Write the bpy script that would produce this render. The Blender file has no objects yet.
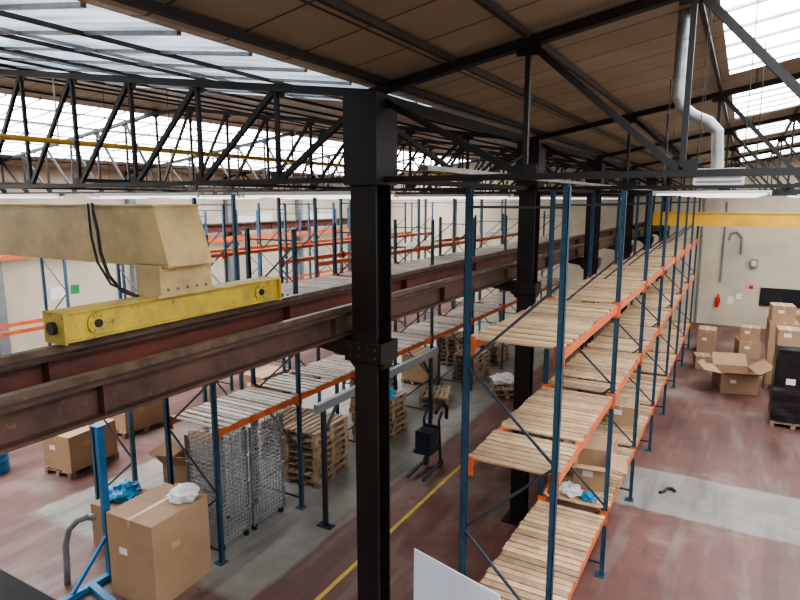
import bpy, math, random
from mathutils import Vector, Matrix, noise
random.seed(4)
H = 5.7
Z = Vector((0, 0, 1))

# ---------------------------------------------------------------- materials
def lnk(nt, a, b): nt.links.new(a, b)

def pmat(name, col, rough=0.6, metal=0.0, nscale=4.0, namt=0.25, col2=None, bump=0.0, island=0.0, emit=None, estr=0.0, chips=None):
    m = bpy.data.materials.new(name); m.use_nodes = True
    nt = m.node_tree; b = nt.nodes["Principled BSDF"]
    b.inputs["Roughness"].default_value = rough
    b.inputs["Metallic"].default_value = metal
    tc = nt.nodes.new("ShaderNodeTexCoord")
    nz = nt.nodes.new("ShaderNodeTexNoise"); nz.inputs["Scale"].default_value = nscale
    nz.inputs["Detail"].default_value = 6; nz.inputs["Roughness"].default_value = 0.65
    lnk(nt, tc.outputs["Object"], nz.inputs["Vector"])
    rp = nt.nodes.new("ShaderNodeValToRGB")
    rp.color_ramp.elements[0].position = 0.35; rp.color_ramp.elements[1].position = 0.65
    c2 = col2 if col2 else tuple(c * (1 - namt) for c in col)
    rp.color_ramp.elements[0].color = (*c2, 1)
    rp.color_ramp.elements[1].color = (*col, 1)
    lnk(nt, nz.outputs["Fac"], rp.inputs["Fac"])
    out = rp.outputs["Color"]
    if chips:
        n3 = nt.nodes.new("ShaderNodeTexNoise"); n3.inputs["Scale"].default_value = 14; n3.inputs["Detail"].default_value = 8; n3.inputs["Roughness"].default_value = 0.7
        lnk(nt, tc.outputs["Object"], n3.inputs["Vector"])
        mr = nt.nodes.new("ShaderNodeMapRange"); mr.inputs["From Min"].default_value = 0.60; mr.inputs["From Max"].default_value = 0.66
        lnk(nt, n3.outputs["Fac"], mr.inputs["Value"])
        mx = nt.nodes.new("ShaderNodeMixRGB"); mx.inputs["Color2"].default_value = (*chips, 1)
        lnk(nt, mr.outputs["Result"], mx.inputs["Fac"]); lnk(nt, out, mx.inputs["Color1"]); out = mx.outputs["Color"]
    if island > 0:
        g = nt.nodes.new("ShaderNodeNewGeometry")
        mr = nt.nodes.new("ShaderNodeMapRange")
        mr.inputs["To Min"].default_value = 1 - island; mr.inputs["To Max"].default_value = 1 + island * 0.4
        lnk(nt, g.outputs["Random Per Island"], mr.inputs["Value"])
        vm = nt.nodes.new("ShaderNodeVectorMath"); vm.operation = 'SCALE'
        lnk(nt, out, vm.inputs[0]); lnk(nt, mr.outputs["Result"], vm.inputs["Scale"])
        out = vm.outputs["Vector"]
    lnk(nt, out, b.inputs["Base Color"])
    if bump > 0:
        bp = nt.nodes.new("ShaderNodeBump"); bp.inputs["Strength"].default_value = bump
        bp.inputs["Distance"].default_value = 0.02
        lnk(nt, nz.outputs["Fac"], bp.inputs["Height"]); lnk(nt, bp.outputs["Normal"], b.inputs["Normal"])
    if emit:
        b.inputs["Emission Color"].default_value = (*emit, 1)
        b.inputs["Emission Strength"].default_value = estr
    return m

M = {}
M['black'] = pmat("black_steel_paint", (0.011, 0.009, 0.009), 0.5, 0.2, 3, 0.4, bump=0.1, chips=(0.035, 0.02, 0.015))
M['truss'] = pmat("dark_truss_paint", (0.009, 0.008, 0.009), 0.6, 0.1, 3, 0.4)
M['purlin'] = pmat("brown_purlin_paint", (0.04, 0.034, 0.028), 0.6, 0.1, 3, 0.4)
M['rail'] = pmat("rust_brown_runway", (0.10, 0.052, 0.038), 0.5, 0.3, 2.5, 0.5, col2=(0.04, 0.024, 0.02), bump=0.1, chips=(0.13, 0.075, 0.055))
M['redweb'] = pmat("oxide_red_web", (0.14, 0.034, 0.022), 0.6, 0.1, 2.5, 0.5, col2=(0.06, 0.022, 0.017))
M['railtop'] = pmat("worn_rail_steel", (0.19, 0.13, 0.10), 0.4, 0.6, 6, 0.5)
M['blue'] = pmat("rack_blue", (0.028, 0.08, 0.135), 0.45, 0.1, 8, 0.4)
M['blue2'] = pmat("rack_blue_light", (0.07, 0.15, 0.22), 0.45, 0.1, 8, 0.35)
M['brace'] = pmat("galv_brace", (0.06, 0.08, 0.105), 0.5, 0.4, 8, 0.35)
M['orange'] = pmat("rack_orange", (0.62, 0.14, 0.045), 0.5, 0.0, 5, 0.3, chips=(0.35, 0.12, 0.07))
M['pine'] = pmat("pine_slats", (0.54, 0.375, 0.225), 0.65, 0, 6, 0.35, island=0.45)
M['pinegrey'] = pmat("weathered_slats", (0.58, 0.51, 0.45), 0.65, 0, 6, 0.3, island=0.4)
M['palw'] = pmat("pallet_wood", (0.34, 0.24, 0.155), 0.75, 0, 7, 0.4, island=0.4)
M['card'] = pmat("cardboard", (0.37, 0.24, 0.145), 0.8, 0, 2, 0.15)
M['cardin'] = pmat("cardboard_inside", (0.30, 0.19, 0.11), 0.85, 0, 2, 0.15)
M['tape'] = pmat("packing_tape", (0.42, 0.30, 0.18), 0.3, 0, 5, 0.1)
M['label'] = pmat("paper_label", (0.7, 0.7, 0.68), 0.7, 0, 9, 0.1)
M['tan'] = pmat("faded_crane_tan", (0.52, 0.38, 0.17), 0.45, 0, 3, 0.35, col2=(0.34, 0.25, 0.13), chips=(0.30, 0.22, 0.12))
M['yel'] = pmat("crane_yellow", (0.54, 0.39, 0.05), 0.5, 0, 4, 0.4, col2=(0.34, 0.25, 0.055), chips=(0.15, 0.10, 0.04))
M['yel2'] = pmat("crane_orange_yellow", (0.62, 0.36, 0.04), 0.45, 0, 2, 0.2)
M['rubber'] = pmat("black_rubber", (0.012, 0.012, 0.013), 0.5, 0, 5, 0.2)
M['galv'] = pmat("galvanised_steel", (0.33, 0.34, 0.345), 0.42, 0.6, 9, 0.35)
M['wire'] = pmat("zinc_wire", (0.33, 0.35, 0.37), 0.4, 0.5, 9, 0.2)
M['white'] = pmat("white_sheet", (0.62, 0.67, 0.74), 0.35, 0, 1.5, 0.08)
M['bagw'] = pmat("white_plastic", (0.7, 0.72, 0.74), 0.35, 0, 9, 0.2)
M['bagb'] = pmat("blue_plastic", (0.03, 0.25, 0.48), 0.3, 0, 9, 0.2)
M['bblue'] = pmat("bright_blue_paint", (0.02, 0.17, 0.38), 0.4, 0, 5, 0.2)
M['film'] = pmat("black_stretch_film", (0.010, 0.010, 0.012), 0.28, 0, 14, 0.4, bump=0.6)
M['red'] = pmat("signal_red", (0.55, 0.02, 0.015), 0.35, 0, 5, 0.1)
M['fix'] = pmat("fixture_white", (0.55, 0.56, 0.54), 0.4, 0, 5, 0.1)
M['tube'] = pmat("fluorescent_tube", (0.9, 0.9, 0.88), 0.3, 0, 5, 0.02, emit=(1, 0.98, 0.92), estr=1.6)
M['glassdk'] = pmat("dark_glass", (0.02, 0.025, 0.03), 0.12, 0, 5, 0.1)
M['green'] = pmat("sign_green", (0.02, 0.25, 0.09), 0.5, 0, 5, 0.1)
M['grey'] = pmat("grey_paint", (0.20, 0.21, 0.22), 0.5, 0.1, 5, 0.2)
M['dkblue'] = pmat("dark_machine_blue", (0.025, 0.035, 0.05), 0.45, 0.2, 6, 0.3)

def wallmat(name, c1, c2):
    m = bpy.data.materials.new(name); m.use_nodes = True
    nt = m.node_tree; b = nt.nodes["Principled BSDF"]; b.inputs["Roughness"].default_value = 0.85
    tc = nt.nodes.new("ShaderNodeTexCoord")
    sp = nt.nodes.new("ShaderNodeSeparateXYZ"); lnk(nt, tc.outputs["Object"], sp.inputs[0])
    ad = nt.nodes.new("ShaderNodeMath"); ad.operation = 'ADD'
    lnk(nt, sp.outputs["X"], ad.inputs[0]); lnk(nt, sp.outputs["Y"], ad.inputs[1])
    cb = nt.nodes.new("ShaderNodeCombineXYZ"); lnk(nt, ad.outputs[0], cb.inputs["X"]); lnk(nt, sp.outputs["Z"], cb.inputs["Y"])
    br = nt.nodes.new("ShaderNodeTexBrick"); br.inputs["Scale"].default_value = 1.0
    br.inputs["Brick Width"].default_value = 0.5; br.inputs["Row Height"].default_value = 0.2
    br.inputs["Mortar Size"].default_value = 0.006
    br.inputs["Color1"].default_value = (*c1, 1); br.inputs["Color2"].default_value = (*[c * 0.97 for c in c1], 1)
    br.inputs["Mortar"].default_value = (*[c * 0.88 for c in c1], 1)
    lnk(nt, cb.outputs[0], br.inputs["Vector"])
    nz = nt.nodes.new("ShaderNodeTexNoise"); nz.inputs["Scale"].default_value = 0.7; nz.inputs["Detail"].default_value = 8
    lnk(nt, tc.outputs["Object"], nz.inputs["Vector"])
    mr = nt.nodes.new("ShaderNodeMapRange"); mr.inputs["From Min"].default_value = 0.45; mr.inputs["From Max"].default_value = 0.7
    lnk(nt, nz.outputs["Fac"], mr.inputs["Value"])
    mx = nt.nodes.new("ShaderNodeMixRGB"); mx.inputs["Color2"].default_value = (*c2, 1)
    lnk(nt, mr.outputs["Result"], mx.inputs["Fac"]); lnk(nt, br.outputs["Color"], mx.inputs["Color1"])
    lnk(nt, mx.outputs["Color"], b.inputs["Base Color"])
    return m
M['wall'] = wallmat("cream_blockwork", (0.52, 0.46, 0.35), (0.40, 0.35, 0.27))

def ceilmat():
    m = bpy.data.materials.new("ceiling_fibre_panels"); m.use_nodes = True
    nt = m.node_tree; b = nt.nodes["Principled BSDF"]; b.inputs["Roughness"].default_value = 0.5
    tc = nt.nodes.new("ShaderNodeTexCoord")
    br = nt.nodes.new("ShaderNodeTexBrick"); br.offset = 0.0
    br.inputs["Scale"].default_value = 1.0
    br.inputs["Brick Width"].default_value = 2.4; br.inputs["Row Height"].default_value = 0.62
    br.inputs["Mortar Size"].default_value = 0.012
    br.inputs["Color1"].default_value = (0.34, 0.285, 0.205, 1); br.inputs["Color2"].default_value = (0.27, 0.225, 0.165, 1)
    br.inputs["Mortar"].default_value = (0.035, 0.03, 0.025, 1)
    lnk(nt, tc.outputs["Object"], br.inputs["Vector"])
    nz = nt.nodes.new("ShaderNodeTexNoise"); nz.inputs["Scale"].default_value = 1.2; nz.inputs["Detail"].default_value = 8
    lnk(nt, tc.outputs["Object"], nz.inputs["Vector"])
    mr = nt.nodes.new("ShaderNodeMapRange"); mr.inputs["To Min"].default_value = 0.65; mr.inputs["To Max"].default_value = 1.25
    lnk(nt, nz.outputs["Fac"], mr.inputs["Value"])
    vm = nt.nodes.new("ShaderNodeVectorMath"); vm.operation = 'SCALE'
    lnk(nt, br.outputs["Color"], vm.inputs[0]); lnk(nt, mr.outputs["Result"], vm.inputs["Scale"])
    lnk(nt, vm.outputs["Vector"], b.inputs["Base Color"])
    return m
M['ceil'] = ceilmat()

def skymat(name, col, lo, hi, sc=(1, 1, 1)):
    m = bpy.data.materials.new(name); m.use_nodes = True
    nt = m.node_tree; b = nt.nodes["Principled BSDF"]; b.inputs["Roughness"].default_value = 0.3
    tc = nt.nodes.new("ShaderNodeTexCoord")
    mp = nt.nodes.new("ShaderNodeMapping"); mp.inputs["Scale"].default_value = sc
    lnk(nt, tc.outputs["Object"], mp.inputs["Vector"])
    br = nt.nodes.new("ShaderNodeTexNoise"); br.inputs["Scale"].default_value = 1.5; br.inputs["Detail"].default_value = 7
    lnk(nt, mp.outputs[0], br.inputs["Vector"])
    mr = nt.nodes.new("ShaderNodeMapRange"); mr.inputs["From Min"].default_value = 0.35; mr.inputs["From Max"].default_value = 0.65
    mr.inputs["To Min"].default_value = lo; mr.inputs["To Max"].default_value = hi
    lnk(nt, br.outputs["Fac"], mr.inputs["Value"])
    b.inputs["Base Color"].default_value = (0.5, 0.55, 0.6, 1)
    b.inputs["Emission Color"].default_value = (*col, 1)
    lnk(nt, mr.outputs["Result"], b.inputs["Emission Strength"])
    return m
M['sky'] = skymat("daylit_rooflight", (0.95, 0.97, 1.0), 7.5, 16.5)
M['skyb'] = skymat("grimy_blue_rooflight", (0.60, 0.74, 0.86), 0.55, 1.5, (0.5, 5, 1))

def floormat():
    m = bpy.data.materials.new("painted_concrete_floor"); m.use_nodes = True
    nt = m.node_tree; b = nt.nodes["Principled BSDF"]
    tc = nt.nodes.new("ShaderNodeTexCoord")
    n1 = nt.nodes.new("ShaderNodeTexNoise"); n1.inputs["Scale"].default_value = 1.3; n1.inputs["Detail"].default_value = 10; n1.inputs["Roughness"].default_value = 0.7
    lnk(nt, tc.outputs["Object"], n1.inputs["Vector"])
    n2 = nt.nodes.new("ShaderNodeTexNoise"); n2.inputs["Scale"].default_value = 0.35; n2.inputs["Detail"].default_value = 10; n2.inputs["Roughness"].default_value = 0.6
    lnk(nt, tc.outputs["Object"], n2.inputs["Vector"])
    mp = nt.nodes.new("ShaderNodeMapping"); mp.inputs["Scale"].default_value = (3.0, 0.35, 1)
    lnk(nt, tc.outputs["Object"], mp.inputs["Vector"])
    n4 = nt.nodes.new("ShaderNodeTexNoise"); n4.inputs["Scale"].default_value = 1.0; n4.inputs["Detail"].default_value = 8
    lnk(nt, mp.outputs[0], n4.inputs["Vector"])
    sp = nt.nodes.new("ShaderNodeSeparateXYZ"); lnk(nt, tc.outputs["Object"], sp.inputs[0])
    def math_(op, a, c=None):
        n = nt.nodes.new("ShaderNodeMath"); n.operation = op
        for i, v in enumerate((a, c)):
            if v is None: continue
            if isinstance(v, (int, float)): n.inputs[i].default_value = v
            else: lnk(nt, v, n.inputs[i])
        return n.outputs[0]
    def band(v, lo, hi, soft):
        a = nt.nodes.new("ShaderNodeMapRange"); a.inputs["From Min"].default_value = lo - soft; a.inputs["From Max"].default_value = lo + soft
        lnk(nt, v, a.inputs["Value"])
        c = nt.nodes.new("ShaderNodeMapRange"); c.inputs["From Min"].default_value = hi + soft; c.inputs["From Max"].default_value = hi - soft
        lnk(nt, v, c.inputs["Value"])
        return math_('MULTIPLY', a.outputs[0], c.outputs[0])
    wob = math_('MULTIPLY', math_('SUBTRACT', n1.outputs["Fac"], 0.5), 0.3)
    x = math_('ADD', sp.outputs["X"], wob); y = math_('ADD', sp.outputs["Y"], wob)
    g1 = band(x, -11.0, -5.75, 0.04)
    g1 = math_('MULTIPLY', g1, band(y, 5.6, 40, 0.1))
    g2 = math_('MULTIPLY', band(y, 11.3, 13.2, 0.04), band(x, -1.9, 12, 0.05))
    g3 = math_('MULTIPLY', band(n2.outputs["Fac"], 0.60, 1.2, 0.05), 0.5)
    g4 = math_('MULTIPLY', band(n4.outputs["Fac"], 0.59, 1.2, 0.06), 0.35)
    gm = math_('MAXIMUM', math_('MAXIMUM', g1, g2), math_('MAXIMUM', g3, g4))
    def ramp(src, c0, c1, p0=0.3, p1=0.7):
        r = nt.nodes.new("ShaderNodeValToRGB"); r.color_ramp.elements[0].color = (*c0, 1); r.color_ramp.elements[1].color = (*c1, 1)
        r.color_ramp.elements[0].position = p0; r.color_ramp.elements[1].position = p1
        lnk(nt, src, r.inputs["Fac"]); return r.outputs["Color"]
    red = ramp(n1.outputs["Fac"], (0.085, 0.037, 0.031), (0.165, 0.073, 0.060))
    gry = ramp(n1.outputs["Fac"], (0.155, 0.145, 0.125), (0.27, 0.255, 0.225))
    mx = nt.nodes.new("ShaderNodeMixRGB"); lnk(nt, gm, mx.inputs["Fac"]); lnk(nt, red, mx.inputs["Color1"]); lnk(nt, gry, mx.inputs["Color2"])
    # dark tyre and scuff marks
    sc = nt.nodes.new("ShaderNodeMapRange"); sc.inputs["From Min"].default_value = 0.36; sc.inputs["From Max"].default_value = 0.46
    sc.inputs["To Min"].default_value = 0.72; sc.inputs["To Max"].default_value = 1.0
    lnk(nt, n4.outputs["Fac"], sc.inputs["Value"])
    d = nt.nodes.new("ShaderNodeMapRange"); d.inputs["From Min"].default_value = 0.35; d.inputs["From Max"].default_value = 0.6
    d.inputs["To Min"].default_value = 0.7; d.inputs["To Max"].default_value = 1.1
    lnk(nt, n2.outputs["Fac"], d.inputs["Value"])
    vm = nt.nodes.new("ShaderNodeVectorMath"); vm.operation = 'SCALE'
    lnk(nt, mx.outputs["Color"], vm.inputs[0]); lnk(nt, math_('MULTIPLY', d.outputs["Result"], sc.outputs["Result"]), vm.inputs["Scale"])
    lnk(nt, vm.outputs["Vector"], b.inputs["Base Color"])
    rr = nt.nodes.new("ShaderNodeMapRange"); rr.inputs["To Min"].default_value = 0.36; rr.inputs["To Max"].default_value = 0.62
    lnk(nt, n1.outputs["Fac"], rr.inputs["Value"]); lnk(nt, rr.outputs["Result"], b.inputs["Roughness"])
    return m
M['floor'] = floormat()
M['yline'] = pmat("yellow_floor_paint", (0.58, 0.42, 0.06), 0.5, 0, 4, 0.4)

# ---------------------------------------------------------------- mesh builder
class MB:
    def __init__(s): s.v = []; s.f = []; s.m = []; s.mats = []
    def mi(s, k):
        m = M[k]
        if m not in s.mats: s.mats.append(m)
        return s.mats.index(m)
    def add(s, vs, fs, k):
        o = len(s.v); s.v += [Vector(a) for a in vs]
        i = s.mi(k)
        for f in fs: s.f.append([o + j for j in f]); s.m.append(i)
    def hexa(s, p, k):
        s.add(p, [(0, 3, 2, 1), (4, 5, 6, 7), (0, 1, 5, 4), (1, 2, 6, 5), (2, 3, 7, 6), (3, 0, 4, 7)], k)
    def bb(s, x0, x1, y0, y1, z0, z1, k):
        s.hexa([(x0, y0, z0), (x1, y0, z0), (x1, y1, z0), (x0, y1, z0), (x0, y0, z1), (x1, y0, z1), (x1, y1, z1), (x0, y1, z1)], k)
    def beam(s, p0, p1, w, h, k, up=Z):
        p0 = Vector(p0); p1 = Vector(p1); d = (p1 - p0).normalized()
        sd = d.cross(Vector(up))
        if sd.length < 1e-3: sd = d.cross(Vector((0, 1, 0)))
        sd.normalize(); u = sd.cross(d).normalized()
        a = sd * w / 2; c = u * h / 2
        s.hexa([p0 - a - c, p0 + a - c, p1 + a - c, p1 - a - c, p0 - a + c, p0 + a + c, p1 + a + c, p1 - a + c], k)
    def ibeam(s, p0, p1, w, h, k, kw=None, t=0.02, up=Z):
        p0 = Vector(p0); p1 = Vector(p1); d = (p1 - p0).normalized()
        sd = d.cross(Vector(up)); sd.normalize(); u = sd.cross(d).normalized()
        s.beam(p0 + u * (h / 2 - t / 2), p1 + u * (h / 2 - t / 2), w, t, k, up)
        s.beam(p0 - u * (h / 2 - t / 2), p1 - u * (h / 2 - t / 2), w, t, k, up)
        s.beam(p0, p1, t, h - 2 * t, kw or k, up)
    def tube(s, pts, r, k, n=10):
        pts = [Vector(p) for p in pts]; rings = []; prev = None
        for i, p in enumerate(pts):
            if i == 0: d = pts[1] - p
            elif i == len(pts) - 1: d = p - pts[i - 1]
            else: d = (pts[i + 1] - p).normalized() + (p - pts[i - 1]).normalized()
            d.normalize()
            if prev is None:
                a = d.cross(Z)
                if a.length < 1e-3: a = d.cross(Vector((0, 1, 0)))
            else:
                a = prev - d * prev.dot(d)
            a.normalize(); prev = a; c = d.cross(a)
            rings.append([p + (a * math.cos(t) + c * math.sin(t)) * r for t in [2 * math.pi * j / n for j in range(n)]])
        vs = [q for R in rings for q in R]; fs = []
        for i in range(len(rings) - 1):
            for j in range(n):
                fs.append((i * n + j, i * n + (j + 1) % n, (i + 1) * n + (j + 1) % n, (i + 1) * n + j))
        fs.append(tuple(range(n - 1, -1, -1))); fs.append(tuple((len(rings) - 1) * n + j for j in range(n)))
        s.add(vs, fs, k)
    def lathe(s, c, prof, k, n=20):
        c = Vector(c); vs = []; fs = []
        for r, z in prof:
            for j in range(n):
                t = 2 * math.pi * j / n; vs.append(c + Vector((r * math.cos(t), r * math.sin(t), z)))
        for i in range(len(prof) - 1):
            for j in range(n): fs.append((i * n + j, i * n + (j + 1) % n, (i + 1) * n + (j + 1) % n, (i + 1) * n + j))
        fs.append(tuple(range(n - 1, -1, -1))); fs.append(tuple((len(prof) - 1) * n + j for j in range(n)))
        s.add(vs, fs, k)
    def prismY(s, poly, y0, y1, k):
        n = len(poly); vs = [(x, y0, z) for x, z in poly] + [(x, y1, z) for x, z in poly]
        fs = [tuple(range(n)), tuple(range(2 * n - 1, n - 1, -1))]
        for i in range(n): fs.append((i, n + i, n + (i + 1) % n, (i + 1) % n))
        s.add(vs, fs, k)
    def build(s, name, smooth=False, bevel=0, rot=0, origin=None):
        mn = Vector([min(v[i] for v in s.v) for i in range(3)]); mxx = Vector([max(v[i] for v in s.v) for i in range(3)])
        o = Vector(((mn.x + mxx.x) / 2, (mn.y + mxx.y) / 2, mn.z)) if origin is None else Vector(origin)
        me = bpy.data.meshes.new(name)
        me.from_pydata([v - o for v in s.v], [], s.f)
        for m in s.mats: me.materials.append(m)
        me.polygons.foreach_set("material_index", s.m)
        if smooth:
            me.polygons.foreach_set("use_smooth", [True] * len(me.polygons))
        me.update()
        ob = bpy.data.objects.new(name, me); bpy.context.collection.objects.link(ob)
        ob.location = o; ob.rotation_euler[2] = rot
        if bevel:
            md = ob.modifiers.new("bevel", 'BEVEL'); md.width = bevel; md.segments = 2; md.limit_method = 'ANGLE'
        return ob

# ---------------------------------------------------------------- shell
XL, XV, XRt, YB, YE = -20.0, -3.1, 11.0, -4.0, 31.0
RL, RR = -11.5, 4.0
ZV = H + 1.05
def roofz(x):
    if x < RL: return ZV + 0.13 * (x - XL)
    if x < XV: return ZV + 0.13 * (XV - x)
    if x < RR: return ZV + 0.18 * (x - XV)
    return ZV + 0.18 * (RR - XV) * (XRt - x) / (XRt - RR)

b = MB(); b.bb(XL - .3, XRt + .3, YB - .3, YE + .3, -0.3, 0, 'floor'); b.build("floor", origin=(0, 0, 0))
b = MB(); b.bb(XL - .3, XL, YB, YE, 0, roofz(XL) + .0, 'wall'); b.build("wall_left", origin=(0, 0, 0))
b = MB(); b.bb(XRt, XRt + .3, YB, YE, 0, roofz(XRt), 'wall'); b.build("wall_right", origin=(0, 0, 0))
prof = [(XL, 0), (XRt, 0), (XRt, roofz(XRt)), (RR, roofz(RR)), (XV, ZV), (RL, roofz(RL)), (XL, roofz(XL))]
b = MB(); b.prismY(prof, YE, YE + .3, 'wall'); b.build("wall_end", origin=(0, 0, 0))
b = MB(); b.prismY(prof, YB - .3, YB, 'wall'); b.build("wall_front", origin=(0, 0, 0))

full = [(YB + 1, YE - 1)]
rsky = [(5.3, 8.9), (10.3, 13.6), (15.2, 18.6), (20.1, 23.5), (25, 28.9), (-3, 4.5)]
strips = [(XL, -18.3, [], None), (-18.3, -12.6, full, 'sky'), (-12.6, RL, [], None), (RL, -8.6, [], None),
          (-8.6, -3.25, [(-3, 6.5)], 'skyb'), (-3.25, XV, [], None),
          (XV, -0.3, [], None), (-0.3, 2.9, rsky, 'sky'), (2.9, RR, [], None), (RR, 5.2, [], None), (5.2, 8.8, rsky, 'sky'), (8.8, XRt, [], None)]
cb = MB(); sb = MB(); gb = MB()
def slab(bm, x0, x1, y0, y1, k, t=0.08):
    z0, z1 = roofz(x0 + 1e-6), roofz(x1 - 1e-6)
    bm.hexa([(x0, y0, z0), (x1, y0, z1), (x1, y1, z1), (x0, y1, z0), (x0, y0, z0 + t), (x1, y0, z1 + t), (x1, y1, z1 + t), (x0, y1, z0 + t)], k)
for x0, x1, sk, k in strips:
    y = YB
    for a, c in sorted(sk):
        if a > y: slab(cb, x0, x1, y, a, 'ceil')
        slab(sb, x0, x1, a, c, k, 0.02)
        yy = a
        while yy < c + .01:
            z0, z1 = roofz(x0 + 1e-6) - .01, roofz(x1 - 1e-6) - .01
            gb.beam((x0, yy, z0), (x1, yy, z1), 0.035, 0.03, 'galv'); yy += 0.65
        for q in (1, 2):
            xm = x0 + (x1 - x0) * q / 3
            gb.bb(xm - .012, xm + .012, a, c, roofz(xm) - .03, roofz(xm) - .005, 'galv')
        y = c
    if y < YE: slab(cb, x0, x1, y, YE, 'ceil')
cb.build("ceiling", origin=(0, 0, 0)); sb.build("skylight", origin=(0, 0, 0)); gb.build("skylight_glazing_bars")

b = MB()
nodesL = [XV - i * (XV - XL) / 15 for i in range(16)]
nodesR = [XV, -1.60, -.42] + [-.42 + i * (XRt + .42) / 10 for i in range(1, 11)]
for x in nodesL[1:-1]:
    b.bb(x - .015, x + .015, YB, YE, roofz(x) - 0.035, roofz(x) - 0.005, 'purlin')
for x in [-2.25] + nodesR[1:-1]:
    b.bb(x - .02, x + .02, YB, YE, roofz(x) - 0.06, roofz(x) - 0.01, 'purlin')
b.bb(-2.93, -2.87, YB, YE, roofz(-2.9) - .07, roofz(-2.9) - .02, 'truss')
b.build("roof_purlins")

def truss(y, nodes):
    b = MB(); zb = H + 0.19; o = .08
    for i, x in enumerate(nodes):
        zt = roofz(x) - o
        if i + 1 < len(nodes):
            x2 = nodes[i + 1]
            b.beam((x, y, zt), (x2, y, roofz(x2) - o), 0.09, 0.075, 'truss')
            b.beam((x, y, zb), (x2, y, zb), 0.10, 0.05, 'truss')
            half = i < (len(nodes) - 1) / 2
            if half: b.beam((x, y, zt), (x2, y, zb), 0.045, 0.055, 'truss')
            else: b.beam((x, y, zb), (x2, y, roofz(x2) - o), 0.045, 0.055, 'truss')
        b.beam((x, y, zb), (x, y, zt), 0.04, 0.045, 'truss')
        b.bb(x - .1, x + .1, y - .008, y + .008, zb - .03, zb + .10, 'truss')
        b.bb(x - .1, x + .1, y - .008, y + .008, zt - .10, zt + .03, 'truss')
    b.build("roof_truss")
cols = [0.0, 4.9, 9.8, 14.7, 19.6, 24.5, 29.4]
for y in cols[1:]:
    truss(y, nodesL); truss(y, nodesR)

b = MB()
for x in (nodesL[4], nodesL[9], nodesR[3], nodesR[8]):
    b.bb(x - .025, x + .025, 4.9, 29.4, H + .23, H + .28, 'truss')
for i in range(1, len(cols) - 1):
    y0, y1 = cols[i], cols[i + 1]
    b.beam((XV, y0, ZV - .25), (XV, (y0 + y1) / 2, H + .2), .05, .05, 'truss')
    b.beam((XV, y1, ZV - .25), (XV, (y0 + y1) / 2, H + .2), .05, .05, 'truss')
b.bb(XV - .04, XV + .04, 4.9, 29.4, H + .16, H + .22, 'truss')
b.bb(XV - .05, XV + .05, 4.9, YE, ZV - .15, ZV - .06, 'truss')
b.build("roof_bracing")

for y in cols:
    b = MB()
    b.bb(XV - .13, XV + .13, y - .12, y - .10, .02, 4.12, 'black'); b.bb(XV - .13, XV + .13, y + .10, y + .12, .02, 4.12, 'black')
    b.bb(XV - .02, XV + .02, y - .10, y + .10, .02, 4.12, 'black')
    b.bb(XV - .25, XV + .25, y - .22, y + .22, 0, .03, 'black')
    b.prismY([(XV - .16, 4.06), (XV + .16, 4.06), (XV + .19, 4.12), (XV + .19, 4.34), (XV - 1.12, 4.34), (XV - 1.12, 4.28), (XV - .25, 4.16)], y - .09, y + .09, 'black')
    b.bb(XV - .22, XV + .20, y - .16, y + .16, 4.14, 4.34, 'black')
    b.bb(XV - .14, XV + .14, y - .14, y - .12, 4.34, ZV - .1, 'black'); b.bb(XV - .14, XV + .14, y + .12, y + .14, 4.34, ZV - .1, 'black')
    b.bb(XV - .02, XV + .02, y - .12, y + .12, 4.34, ZV - .1, 'black')
    b.bb(XV - .18, XV + .18, y - .19, y + .19, H + .14, ZV - .1, 'black')
    for z in (4.2, 4.28):
        for dx in (-.15, -.05, .05, .13): b.tube([(XV + dx, y - .16, z), (XV + dx, y - .175, z)], .013, 'rail', 6)
    b.build("steel_column")

def runway(x, y0, y1, z0, z1, w, name, k='redweb', rail=True):
    b = MB()
    b.ibeam((x, y0, (z0 + z1) / 2), (x, y1, (z0 + z1) / 2), w, z1 - z0, 'rail', k, t=.022)
    if rail: b.bb(x - .03, x + .03, y0, y1, z1, z1 + .05, 'railtop')
    y = y0 + .5
    while y < y1:
        b.bb(x - w * .42, x + w * .42, y - .006, y + .006, z0 + .02, z1 - .02, k); y += 2.45
    return b
runway(-4.02, -3.2, 30.8, 4.345, 4.67, .24, "").build("crane_runway_beam")
b = runway(-3.43, -3.2, 30.8, 4.36, 4.60, .18, "", k='rail'); b.build("crane_runway_beam")
b = MB()
b.bb(-3.66, -3.56, -3.2, 30.8, 4.50, 4.52, 'rail'); b.bb(-3.66, -3.65, -3.2, 30.8, 4.52, 4.58, 'rail'); b.bb(-3.57, -3.56, -3.2, 30.8, 4.52, 4.58, 'rail')
for y in cols: b.bb(-3.63, -3.59, y - .03, y + .03, 4.345, 4.50, 'rail')
b.build("conductor_rail_channel")
runway(-19.4, -3.2, 30.8, 4.345, 4.67, .24, "").build("crane_runway_beam")
b = MB()
for y in cols:
    b.bb(XL, -19.2, y - .1, y + .1, 4.15, 4.34, 'rail')
    b.bb(XL, XL + .24, y - .15, y + .15, 0, H + .9, 'grey')
b.build("wall_runway_bracket")

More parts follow.
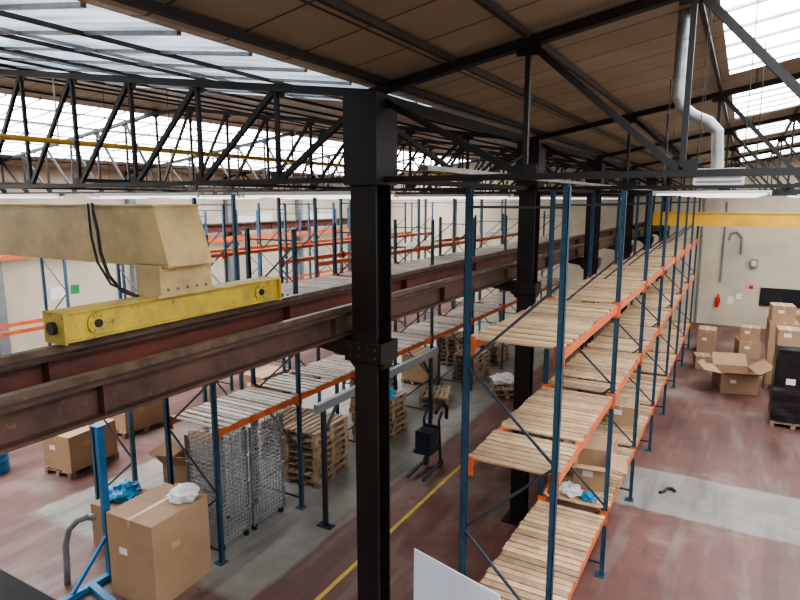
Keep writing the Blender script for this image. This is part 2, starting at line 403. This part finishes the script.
# ---------------------------------------------------------------- cranes
def crane(y0, y1, gy0, gy1, xs, xe, k, kt, zr, zk, zg, zt):
    b = MB(); y = (gy0 + gy1) / 2
    for x in (xs, xe):
        b.bb(x - .08, x + .08, y0, y1, zr + .03, zk, kt)
        b.bb(x - .11, x + .11, y0, y1, zk, zk + .012, kt); b.bb(x - .11, x + .11, y0, y1, zr + .02, zr + .032, kt)
        for ye, q in ((y0, -1), (y1, 1)):
            b.bb(x - .12, x + .12, min(ye, ye + q * .02), max(ye, ye + q * .02), zr + .01, zk + .014, kt)
            b.tube([(x, ye + q * .02, zr + .12), (x, ye + q * .05, zr + .12)], .045, 'rubber', 14)
            yc = ye - q * .24
            b.tube([(x - .05, yc, zr + .10), (x + .05, yc, zr + .10)], .10, 'railtop', 20)
            for sd in (-1, 1):
                b.tube([(x + sd * .08, yc, zr + .12), (x + sd * .10, yc, zr + .12)], .075, kt, 20)
                b.tube([(x + sd * .10, yc, zr + .12), (x + sd * .112, yc, zr + .12)], .03, 'rubber', 14)
                for q2 in range(6):
                    t = q2 * math.pi / 3
                    b.tube([(x + sd * .10, yc + .055 * math.cos(t), zr + .12 + .055 * math.sin(t)), (x + sd * .107, yc + .055 * math.cos(t), zr + .12 + .055 * math.sin(t))], .008, 'grey', 6)
        b.bb(x - .15, x + .15, gy0 - .05, gy1 + .05, zk + .012, zk + .035, k)
        b.bb(x - .14, x + .14, gy0 - .02, gy1 + .02, zk + .035, zg, k)
        for i in range(5):
            yy = gy0 + .05 + i * (gy1 - gy0 - .1) / 4
            b.tube([(x + .14, yy, zk + .07), (x + .155, yy, zk + .07)], .012, 'grey', 6)
    lo, hi = min(xs, xe), max(xs, xe)
    b.prismY([(lo - .2, zg), (hi + .2, zg), (hi + .06, zt), (lo - .06, zt)], gy0 + .02, gy1 - .02, k)
    b.bb(lo - .08, hi + .08, gy0, gy1, zt, zt + .015, k)
    b.bb(lo - .22, hi + .22, gy0, gy1, zg - .015, zg, k)
    return b
b = crane(2.33, 4.48, 3.1, 3.58, -4.02, -19.4, 'tan', 'yel', 4.72, 4.935, 5.2, 5.65)
b.tube([(-4.65, 3.08, 5.67), (-4.6, 3.05, 5.60), (-4.53, 3.03, 5.45), (-4.5, 3.02, 5.28), (-4.42, 3.02, 5.10), (-4.28, 3.03, 4.98), (-4.1, 3.04, 4.95)], .014, 'rubber', 8)
b.tube([(-4.71, 3.08, 5.67), (-4.66, 3.05, 5.58), (-4.62, 3.03, 5.40), (-4.55, 3.02, 5.2), (-4.4, 3.02, 5.03), (-4.15, 3.05, 4.96)], .010, 'rubber', 8)
b.bb(-12.4, -11.6, 2.95, 3.75, 5.67, 5.95, 'yel'); b.tube([(-12.3, 3.35, 5.0), (-11.7, 3.35, 5.0)], .15, 'yel', 16)
b.build("overhead_crane")
b = MB()
b.bb(-2.95, XRt, 24.3, 24.7, 4.80, 5.24, 'yel2'); b.bb(-2.95, XRt, 24.26, 24.74, 5.24, 5.26, 'yel2'); b.bb(-2.95, XRt, 24.26, 24.74, 4.78, 4.80, 'yel2')
for x in (0, 3, 6, 9): b.bb(x - .01, x + .01, 24.27, 24.3, 4.80, 5.24, 'yel2')
b.build("yellow_lifting_beam")

# ---------------------------------------------------------------- racks
def rack(x0, x1, ys, hts, levels, kp='blue', ks='pine', slat=.095, gap=.022, name="pallet_rack", kb='orange', jitter=0.0, bare=()):
    b = MB()
    for y, ht in zip(ys, hts):
        for x, s in ((x0, 1), (x1, -1)):
            xf = x - s * .05
            b.bb(min(xf, xf + s * .008), max(xf, xf + s * .008), y - .036, y + .036, .01, ht, kp)
            b.bb(min(xf, xf + s * .06), max(xf, xf + s * .06), y - .036, y - .030, .01, ht, kp)
            b.bb(min(xf, xf + s * .06), max(xf, xf + s * .06), y + .030, y + .036, .01, ht, kp)
            b.bb(x - .08, x + .08, y - .08, y + .08, 0, .012, kp)
        z = .2; i = 0
        b.beam((x0, y, z), (x1, y, z), .03, .035, 'brace')
        while z + .95 < ht:
            a, c = (x0, x1) if i % 2 == 0 else (x1, x0)
            b.beam((a, y, z), (c, y, z + .9), .022, .028, 'brace'); z += .95; i += 1
        b.beam((x0, y, ht - .2), (x1, y, ht - .2), .02, .025, 'brace')
    for zl, bays in levels:
        for i in bays:
            y0, y1 = ys[i] + .05, ys[i + 1] - .05
            for x in (x0, x1):
                b.bb(x - .03, x + .03, y0, y1, zl - .13, zl - .02, kb)
                for yy in (y0, y1):
                    b.bb(x - .055, x + .055, yy - .012, yy + .012, zl - .2, zl + .02, kb)
            if (zl, i) in bare: continue
            y = y0 + .01
            while y + slat < y1:
                j = random.uniform(-jitter, jitter); th = random.uniform(.018, .024)
                if random.random() > .02:
                    b.bb(x0 - .03 + j, x1 + .03 + j, y, y + slat, zl - .018, zl - .018 + th, ks)
                y += slat + gap * random.uniform(.5, 1.6)
    return b.build(name)

ysR = [5.75, 8.85] + [8.85 + 2.7 * i for i in range(1, 7)]
rack(-2.43, -1.48, ysR, [5.83] * 8, [(4.25, range(7)), (2.9, range(7)), (1.06, range(7))], jitter=.02)
ysA = [6.2, 8.2] + [8.2 + 2.7 * i for i in range(1, 8)]
rack(-7.85, -6.8, ysA, [5.2] * 9, [(2.22, range(8)), (4.05, range(1, 8))], ks='pinegrey', gap=.04, jitter=.03, kp='blue')
ysC = [6.4 + 2.7 * i for i in range(9)]
rack(-10.2, -9.1, ysC, [3.2] + [5.8] * 8, [(2.22, range(0, 8)), (4.2, range(2, 8))], ks='pinegrey', gap=.04, jitter=.03, kp='blue2', bare={(4.2, i) for i in (2, 3, 5)} | {(2.22, 0)})
ysD = [2.2 + 2.7 * i for i in range(10)]
rack(-18.2, -17.1, ysD, [5.3] * 10, [(4.25, range(9)), (2.2, range(2, 9))], ks='pinegrey', gap=.04, kp='blue2', bare={(a, i) for i in range(9) for a in (4.25, 2.2)})
ysE = [10 + 2.7 * i for i in range(7)]
rack(-14.2, -13.1, ysE, [5.6] * 7, [(4.2, range(6)), (2.2, range(6))], ks='pinegrey', gap=.04, kp='blue2', bare={(4.2, i) for i in range(6)})

# ---------------------------------------------------------------- cartons etc
def carton(x, y, z, sx, sy, sz, rot=0, open_=False, name="cardboard_box", angs=(35, 50, 20, 60), label=True):
    b = MB(); t = .012; hx, hy = sx / 2, sy / 2
    if not open_:
        b.bb(-hx, hx, -hy, hy, 0, sz, 'card')
        b.bb(-.03, .03, -hy - .002, hy + .002, sz - .12, sz + .002, 'tape')
        b.bb(-hx, hx, -.004, .004, sz, sz + .0015, 'cardin')
    else:
        b.bb(-hx, hx, -hy, hy, 0, t, 'cardin')
        b.bb(-hx, hx, -hy, -hy + t, t, sz, 'card'); b.bb(-hx, hx, hy - t, hy, t, sz, 'card')
        b.bb(-hx, -hx + t, -hy + t, hy - t, t, sz, 'card'); b.bb(hx - t, hx, -hy + t, hy - t, t, sz, 'card')
        for i, (ex, ey, w) in enumerate(((0, -1, sx), (0, 1, sx), (-1, 0, sy), (1, 0, sy))):
            a = math.radians(angs[i]); L = min(sx, sy) * .48
            p0 = Vector((ex * hx, ey * hy, sz)); p1 = p0 + Vector((ex * math.cos(a), ey * math.cos(a), math.sin(a))) * L
            b.beam(p0, p1, w * .97, .01, 'card')
    if label:
        b.bb(-hx * .5, -hx * .5 + .16, -hy - .003, -hy, sz * .55, sz * .55 + .1, 'label')
        b.bb(hx, hx + .003, -hy * .4, -hy * .4 + .16, sz * .6, sz * .6 + .1, 'tape')
    for v in b.v:
        v.rotate(Matrix.Rotation(rot, 3, 'Z')); v += Vector((x, y, z))
    return b.build(name)

def pallet(b, x, y, z, rot=0, L=1.2, W=.8):
    R = Matrix.Rotation(rot, 3, 'Z'); s = len(b.v)
    for i in range(3):
        xx = -W / 2 + .05 + i * (W / 2 - .05)
        b.bb(xx - .05, xx + .05, -L / 2, L / 2, 0, .02, 'palw')
        for q in (-L / 2 + .07, 0, L / 2 - .07): b.bb(xx - .05, xx + .05, q - .07, q + .07, .02, .1, 'palw')
    for q in (-L / 2 + .05, 0, L / 2 - .05): b.bb(-W / 2, W / 2, q - .05, q + .05, .1, .12, 'palw')
    for i in range(6):
        xx = -W / 2 + .05 + i * (W - .1) / 5
        b.bb(xx - .05, xx + .05, -L / 2, L / 2, .12, .142, 'palw')
    for v in b.v[s:]:
        v.rotate(R); v += Vector((x, y, z))
def pstack(x, y, n, rot=0):
    b = MB()
    for i in range(n): pallet(b, x + random.uniform(-.03, .03), y + random.uniform(-.03, .03), i * .143, rot + random.uniform(-.05, .05))
    b.build("pallet_stack" if n > 1 else "wooden_pallet")

def bag(x, y, z, r, k, name, sq=.6, seed=0):
    b = MB(); n = 18; mm = 12; vs = []; fs = []
    for i in range(mm + 1):
        ph = math.pi * i / mm
        for j in range(n):
            th = 2 * math.pi * j / n
            d = Vector((math.sin(ph) * math.cos(th), math.sin(ph) * math.sin(th), math.cos(ph)))
            rr = r * (1 + .45 * noise.noise(d * 2.2 + Vector((seed, 0, 0))) + .2 * noise.noise(d * 6 + Vector((0, seed, 0))))
            p = d * rr; p.z = max(p.z * sq, -r * .35); vs.append(p)
    mz = min(v.z for v in vs)
    vs = [v + Vector((x, y, z - mz)) for v in vs]
    for i in range(mm):
        for j in range(n): fs.append((i * n + j, (i + 1) * n + j, (i + 1) * n + (j + 1) % n, i * n + (j + 1) % n))
    b.add(vs, fs, k); return b.build(name, smooth=False)

carton(-7.2, 5.42, 0, .92, 1.05, 1.27, .05)
bag(-6.98, 5.7, 1.273, .22, 'bagw', "plastic_bag", .55, 3)
carton(-8.75, 5.9, 0, .6, .75, .75, .1, label=False)
bag(-8.7, 5.9, .753, .26, 'bagb', "blue_plastic_bag", .6, 8)
carton(-8.55, 7.2, 0, .7, .7, 1.0, .3, True, angs=(50, 60, 30, 70))
b = MB()
b.bb(-8.04, -7.96, 5.06, 5.16, .08, 2.42, 'bblue'); b.bb(-8.05, -7.95, 4.0, 5.6, .0, .08, 'bblue')
b.beam((-8.0, 4.78, .05), (-6.6, 4.55, .05), .10, .08, 'bblue'); b.beam((-8.0, 5.1, .7), (-8.0, 4.5, .08), .05, .05, 'bblue')
b.bb(-8.10, -7.92, 5.03, 5.19, 2.42, 2.44, 'bblue'); b.build("blue_steel_stand")
b = MB()
b.tube([(-8.12, 4.9, 1.05), (-8.25, 4.82, 1.0), (-8.38, 4.75, .85), (-8.42, 4.7, .6), (-8.4, 4.68, .3), (-8.4, 4.66, .0)], .045, 'grey', 12)
b.tube([(-8.12, 4.9, 1.05), (-8.05, 4.98, 1.03)], .05, 'grey', 12); b.build("exhaust_hose", smooth=True)

def palletbox(x, y, sx, sy, sz, rot=0, open_=False):
    b = MB(); pallet(b, x, y, 0, rot); b.build("wooden_pallet")
    carton(x, y, .143, sx, sy, sz, rot, open_)
palletbox(-12.1, 7.3, .8, 1.15, .75, .1); palletbox(-12.9, 9.3, .8, 1.1, .75, -.1)
palletbox(-11.6, 12.6, .8, 1.1, .7, 0); palletbox(-8.6, 16.5, .8, 1.1, .8, 0)
b = MB(); b.lathe((-13.4, 6.15, 0), [(.27, 0), (.29, .02), (.29, .28), (.305, .3), (.29, .32), (.29, .58), (.305, .6), (.29, .62), (.29, .86), (.3, .88), (.27, .9), (.27, .87)], 'bblue'); b.build("blue_drum")
for x, y, n, r in ((-7.4, 9.5, 8, .05), (-7.35, 10.05 + 1.9, 7, -.05), (-8.6, 10.1, 6, .1), (-7.3, 14.9, 2, .4), (-8.5, 13.5, 8, 0), (-7.4, 19.8, 5, .1), (-7.3, 17.6, 6, 0), (-8.6, 19.0, 7, 0)):
    pstack(x, y, n, r)
bag(-7.2, 11.9, 1.0, .25, 'bagb', "blue_plastic_bag", .7, 4)
pstack(-5.85, 16.6, 2, .5)
bag(-5.85, 16.6, .287, .35, 'bagw', "plastic_bag", .5, 1)

b = MB()
def cage(x0, x1, y0, y1, z0, z1):
    w = .009
    for x in (x0, x1):
        for y in (y0, y1): b.bb(x - .015, x + .015, y - .015, y + .015, z0, z1, 'galv')
    k = int((z1 - z0) / .075)
    for i in range(k + 1):
        z = z0 + .03 + i * (z1 - z0 - .04) / k
        for x in (x0, x1): b.bb(x - w / 2, x + w / 2, y0, y1, z - w / 2, z + w / 2, 'wire')
        for y in (y0, y1): b.bb(x0, x1, y - w / 2, y + w / 2, z - w / 2, z + w / 2, 'wire')
    y = y0
    while y < y1:
        for x in (x0, x1): b.bb(x - w / 2, x + w / 2, y, y + w, z0, z1, 'wire')
        y += .075
    x = x0
    while x < x1:
        for yy in (y0, y1): b.bb(x, x + w, yy - w / 2, yy + w / 2, z0, z1, 'wire')
        b.bb(x, x + w, y0, y1, z0 + .03, z0 + .03 + w, 'wire'); x += .075
for k in range(4):
    z0 = .1 + k * .46
    cage(-7.7, -6.98, 6.4, 7.05, z0, z0 + .42); cage(-7.7, -6.98, 7.15, 7.95, z0, z0 + .42)
for x in (-7.68, -7.0):
    for y in (6.42, 7.03, 7.17, 7.93): b.bb(x - .012, x + .012, y - .012, y + .012, .1, 1.9, 'galv')
for x in (-7.65, -7.03):
    for y in (6.45, 7.0, 7.2, 7.9): b.bb(x - .04, x + .04, y - .03, y + .03, 0, .1, 'rubber')
b.build("wire_mesh_cage")

b = MB()
b.bb(-6.05, -5.95, 7.7, 12.3, 2.15, 2.3, 'grey')
for y in (7.9, 12.0):
    b.bb(-6.035, -5.965, y - .035, y + .035, .02, 2.15, 'dkblue'); b.bb(-6.15, -5.85, y - .08, y + .08, 0, .02, 'dkblue')
    b.beam((-6, y, 1.7), (-6, y + (.4 if y < 9 else -.4), 2.15), .04, .04, 'dkblue')
b.build("steel_gantry_frame")
b = MB()
for x in (-5.6, -5.25):
    b.tube([(x, 11.0, .12), (x, 10.9, 1.1), (x, 11.05, 1.25)], .03, 'dkblue')
    b.tube([(x, 11.0, .12), (x, 10.2, .06)], .035, 'dkblue')
    b.tube([(x - .03, 11.0, .1), (x + .03, 11.0, .1)], .1, 'rubber', 16)
b.bb(-5.62, -5.23, 10.88, 10.94, .5, .58, 'dkblue'); b.bb(-5.62, -5.23, 10.9, 10.95, .9, .98, 'dkblue')
b.bb(-5.6, -5.25, 10.5, 10.85, .55, .95, 'dkblue'); b.bb(-5.62, -5.23, 10.45, 10.95, .48, .55, 'dkblue')
b.tube([(-5.4, 11.05, 1.2), (-5.4, 11.4, 1.35), (-5.4, 11.6, 1.15), (-5.4, 11.6, .9)], .04, 'rubber')
b.build("hand_lifter")

carton(-1.85, 9.75, 1.066, .55, .7, .42, .15, True, angs=(10, 40, 30, -15))
carton(-1.95, 10.7, 1.066, .5, .6, .35, -.1)
bag(-2.05, 9.15, 1.066, .18, 'bagw', "plastic_bag", .5, 5)
bag(-1.75, 9.1, 1.066, .12, 'bagb', "blue_plastic_bag", .5, 6)
carton(-1.9, 13.0, 1.066, .55, .7, .4, 0)

b = MB()
b.hexa([(-2.74, 5.10, 0), (-1.62, 4.80, 0), (-1.615, 4.815, 0), (-2.735, 5.115, 0), (-2.93, 5.48, 1.82), (-1.81, 5.18, 1.82), (-1.805, 5.195, 1.82), (-2.925, 5.495, 1.82)], 'white')
b.build("white_board_panel")

carton(.15, 20.4, 0, 1.0, 1.1, .6, .25, True, angs=(20, 40, 10, 35))
b = MB(); pallet(b, 1.5, 18.0, 0, 0, 1.3, 1.0); b.build("wooden_pallet")
def wrapped(x, y, z, sx, sy, sz):
    b = MB(); n = 12; nz = 22; vs = []; fs = []
    per = []
    for i in range(n): per.append((-1 + 2 * i / n, -1))
    for i in range(n): per.append((1, -1 + 2 * i / n))
    for i in range(n): per.append((1 - 2 * i / n, 1))
    for i in range(n): per.append((-1, 1 - 2 * i / n))
    P = len(per)
    for k in range(nz + 1):
        for a, c in per:
            p = Vector((a * sx / 2, c * sy / 2, sz * k / nz)); f = 1 + .05 * noise.noise(p * 3.5) + .02 * noise.noise(Vector((p.x * 3, p.y * 3, p.z * 14)))
            if k == nz: f *= .94
            vs.append((x + p.x * f, y + p.y * f, z + p.z))
    for k in range(nz):
        for j in range(P): fs.append((k * P + j, k * P + (j + 1) % P, (k + 1) * P + (j + 1) % P, (k + 1) * P + j))
    fs.append(tuple(range(P - 1, -1, -1))); fs.append(tuple(nz * P + j for j in range(P)))
    b.add(vs, fs, 'film'); b.bb(x - .25, x - .05, y - sy / 2 - .04, y - sy / 2 - .03, z + 1.0, z + 1.15, 'label')
    b.build("wrapped_pallet_load")
wrapped(1.5, 18.0, .143, 1.0, 1.2, 1.95)
carton(1.22, 17.75, 2.1, .5, .6, .4, .05); carton(1.8, 17.9, 2.1, .5, .7, .55, 0)
b = MB(); pallet(b, 1.35, 21.5, 0, 0); b.build("wooden_pallet")
carton(1.35, 21.5, .143, .8, 1.1, 1.0, 0); carton(1.3, 21.5, 1.146, .75, 1.0, .9, .05); carton(1.25, 21.5, 2.05, .6, .7, .5, .1)
carton(.5, 25.2, 0, .7, .8, .6, .2); carton(.55, 25.2, .603, .6, .6, .5, -.1)
carton(-.85, 22.6, 0, .5, .6, .45, .2); carton(-.85, 25.2, 0, .6, .8, .9, 0)
carton(2.4, 27.5, 0, 1.0, 1.0, 1.4, 0)
b = MB(); b.tube([(-1.0, 12.1, .03), (-.93, 12.2, .03), (-.9, 12.35, .03), (-.8, 12.4, .03), (-.75, 12.3, .03)], .03, 'rubber'); b.build("strap_offcut")

b = MB(); b.bb(.9, 2.5, YE - .06, YE, 1.05, 1.85, 'black'); b.bb(.96, 2.44, YE - .075, YE - .05, 1.12, 1.78, 'glassdk'); b.bb(1.68, 1.72, YE - .085, YE - .05, 1.12, 1.78, 'black'); b.build("window_1")
b = MB(); b.lathe((-.75, YE - .14, .85), [(.07, 0), (.085, .03), (.085, .42), (.04, .5), (.03, .55), (.045, .57), (.02, .6)], 'red', 14); b.tube([(-.75, YE - .14, 1.42), (-.66, YE - .14, 1.35), (-.65, YE - .14, 1.05)], .012, 'rubber'); b.bb(-.83, -.67, YE - .05, YE, 1.0, 1.2, 'red'); b.build("fire_extinguisher")
b = MB(); b.bb(.45, .62, YE - .01, YE, 1.75, 1.92, 'red'); b.build("wall_sign"); b = MB(); b.bb(-.35, -.1, YE - .01, YE, 1.0, 1.35, 'label'); b.bb(-.02, .2, YE - .01, YE, 1.25, 1.5, 'label'); b.build("wall_sign")
b = MB()
b.tube([(-1.6, YE - .06, 0), (-1.6, YE - .06, 5.9)], .05, 'galv'); b.tube([(-.7, YE - .05, 2.0), (-.7, YE - .05, 4.3), (-.7, YE - .05, 5.6)], .04, 'grey')
b.tube([(2.6, YE - .06, 0), (2.6, YE - .06, 5.9)], .06, 'galv')
b.tube([(-.5, YE - .05, 3.9), (-.45, YE - .05, 4.2), (-.2, YE - .05, 4.3), (.0, YE - .05, 4.05), (.02, YE - .05, 3.3)], .05, 'grey'); b.build("wall_pipework")
b = MB(); b.bb(.4, .7, YE - .2, YE, 2.75, 3.1, 'grey'); b.bb(.45, .65, YE - .215, YE - .2, 2.8, 3.05, 'fix'); b.build("electrical_cabinet")
b = MB()
for y in (6, 8.5, 11.5): b.bb(XL, XL + .012, y, y + .5, 2.4, 2.8, 'label'); b.bb(XL, XL + .014, y + .7, y + 1.0, 2.5, 2.8, 'green')
b.build("wall_sign")
b = MB()
for y in (4.2, 9.1, 14, 19, 24): b.bb(XL, XL + .03, y + 1.2, y + 3.6, 4.0, 5.1, 'fix'); b.bb(XL + .03, XL + .04, y + 1.28, y + 3.52, 4.08, 5.02, 'label')
b.build("wall_panel")

b = MB(); b.tube([(-8.0, -3, H + .77), (-8.0, 29.5, H + .77)], .035, 'yel2', 12)
for y in cols[1:]: b.tube([(-8.0, y, H + .77), (-8.0, y, roofz(-8) - .12)], .01, 'galv', 6)
b.build("yellow_gas_pipe", smooth=False)
b = MB()
b.tube([(-.55, 5.6, roofz(-.55) - .005), (-.55, 5.6, H + .85), (-.52, 5.6, H + .76), (-.43, 5.6, H + .68), (-.31, 5.6, H + .62), (-.24, 5.6, H + .54), (-.22, 5.6, H + .25)], .048, 'galv', 18)
for z in (1.3, 1.0, .85): b.tube([(-.55, 5.6, H + z), (-.55, 5.6, H + z - .025)], .054, 'galv', 18)
b.build("flue_duct", smooth=False)
b = MB(); b.bb(-.38, -.02, 5.47, 5.78, H + .12, H + .25, 'fix')
for i in range(3): b.bb(-.36, -.04, 5.46, 5.47, H + .14 + i * .035, H + .155 + i * .035, 'grey')
for x in (-.36, -.04):
    for y in (5.49, 5.76): b.tube([(x, y, H + .25), (x, y, roofz(x) - .01)], .003, 'rubber', 6)
b.build("unit_heater")
b = MB(); b.tube([(-5.3, 8.2, roofz(-5.3) - .01), (-5.3, 8.2, H + .7), (-5.35, 8.15, H + .55), (-5.6, 8.1, H + .4)], .07, 'galv', 14); b.build("flue_duct")

def batten(x0, y0, x1, y1, z):
    b = MB(); p = Vector((x0, y0, z)); q = Vector((x1, y1, z))
    b.beam(p, q, .12, .05, 'fix'); b.tube([p + Vector((0, 0, -.045)), q + Vector((0, 0, -.045))], .016, 'tube', 8)
    d = (q - p)
    for e in (.02, .98): b.beam(p + d * e + Vector((0, 0, -.06)), p + d * e, .05, .05, 'fix')
    for e in (.15, .85):
        r = p + d * e; b.tube([r, (r.x, r.y, roofz(r.x) - .01)], .004, 'rubber', 5)
    b.build("fluorescent_batten")
for y in (7.2, 12.1, 17.0, 21.9, 26.8):
    for x in (-5.6, -9.3, -13.2, -17.0): batten(x - 1.4, y, x + 1.4, y, H + .10)
    if y > 8:
        for x in (-.6, 2.4): batten(x - 1.0, y + .8, x + 1.0, y + .8, H + .15)
b = MB()
for y in (10.9, 14.0, 17.9): b.tube([(-1.2, y, roofz(-1.2) - .01), (-1.2, y + .02, H + .3)], .01, 'rubber', 6)
for (x, y) in ((.05, 7.5), (-.9, 8.2), (-6.6, 7.6), (-7.4, 6.2)): b.tube([(x, y, roofz(x) - .01), (x + .02, y, H + .2)], .006, 'rubber', 6)
b.build("hanging_cables")
b = MB()
b.bb(-2.75, -2.65, 5.2, 29, H + .28, H + .33, 'galv'); b.bb(-12, -11.7, 5, 29, H + .26, H + .32, 'galv')
b.build("cable_tray")

b = MB(); b.bb(-1.9, 4, YB + .02, .3, 4.0, 4.1, 'grey')
for x in (-1.8, 1.2, 3.9): b.bb(x - .06, x + .06, .12, .24, 0, 4.0, 'black')
b.build("mezzanine_platform")
b = MB()
b.beam((-1.9, .45, 5.06), (4, .45, 5.06), .05, .04, 'black'); b.beam((-1.9, .45, 4.6), (4, .45, 4.6), .03, .03, 'black')
for x in (-1.88, 0, 1.9, 3.9): b.beam((x, .45, 4.0), (x, .45, 5.04), .04, .04, 'black', up=(0, 1, 0)); b.bb(x - .03, x + .03, .3, .47, 4.0, 4.06, 'black')
b.build("guard_rail")

b = MB(); b.bb(-4.95, -4.88, -3, 30.5, 0, .003, 'yline'); b.build("floor_marking_line")

w = bpy.data.worlds.new("World"); bpy.context.scene.world = w; w.use_nodes = True
nt = w.node_tree; bg = nt.nodes["Background"]; bg.inputs["Color"].default_value = (0.75, 0.85, 1, 1); bg.inputs["Strength"].default_value = 1.0
try:
    bpy.context.scene.view_settings.look = 'AgX - Medium High Contrast'
except Exception:
    pass

cam = bpy.data.cameras.new("camera"); co = bpy.data.objects.new("camera", cam); bpy.context.collection.objects.link(co)
co.location = (0, 0, H); co.rotation_euler = (math.radians(90 - 9.46), 0, math.radians(29.6))
cam.lens = 27; cam.sensor_width = 36; cam.clip_start = 0.05
bpy.context.scene.camera = co
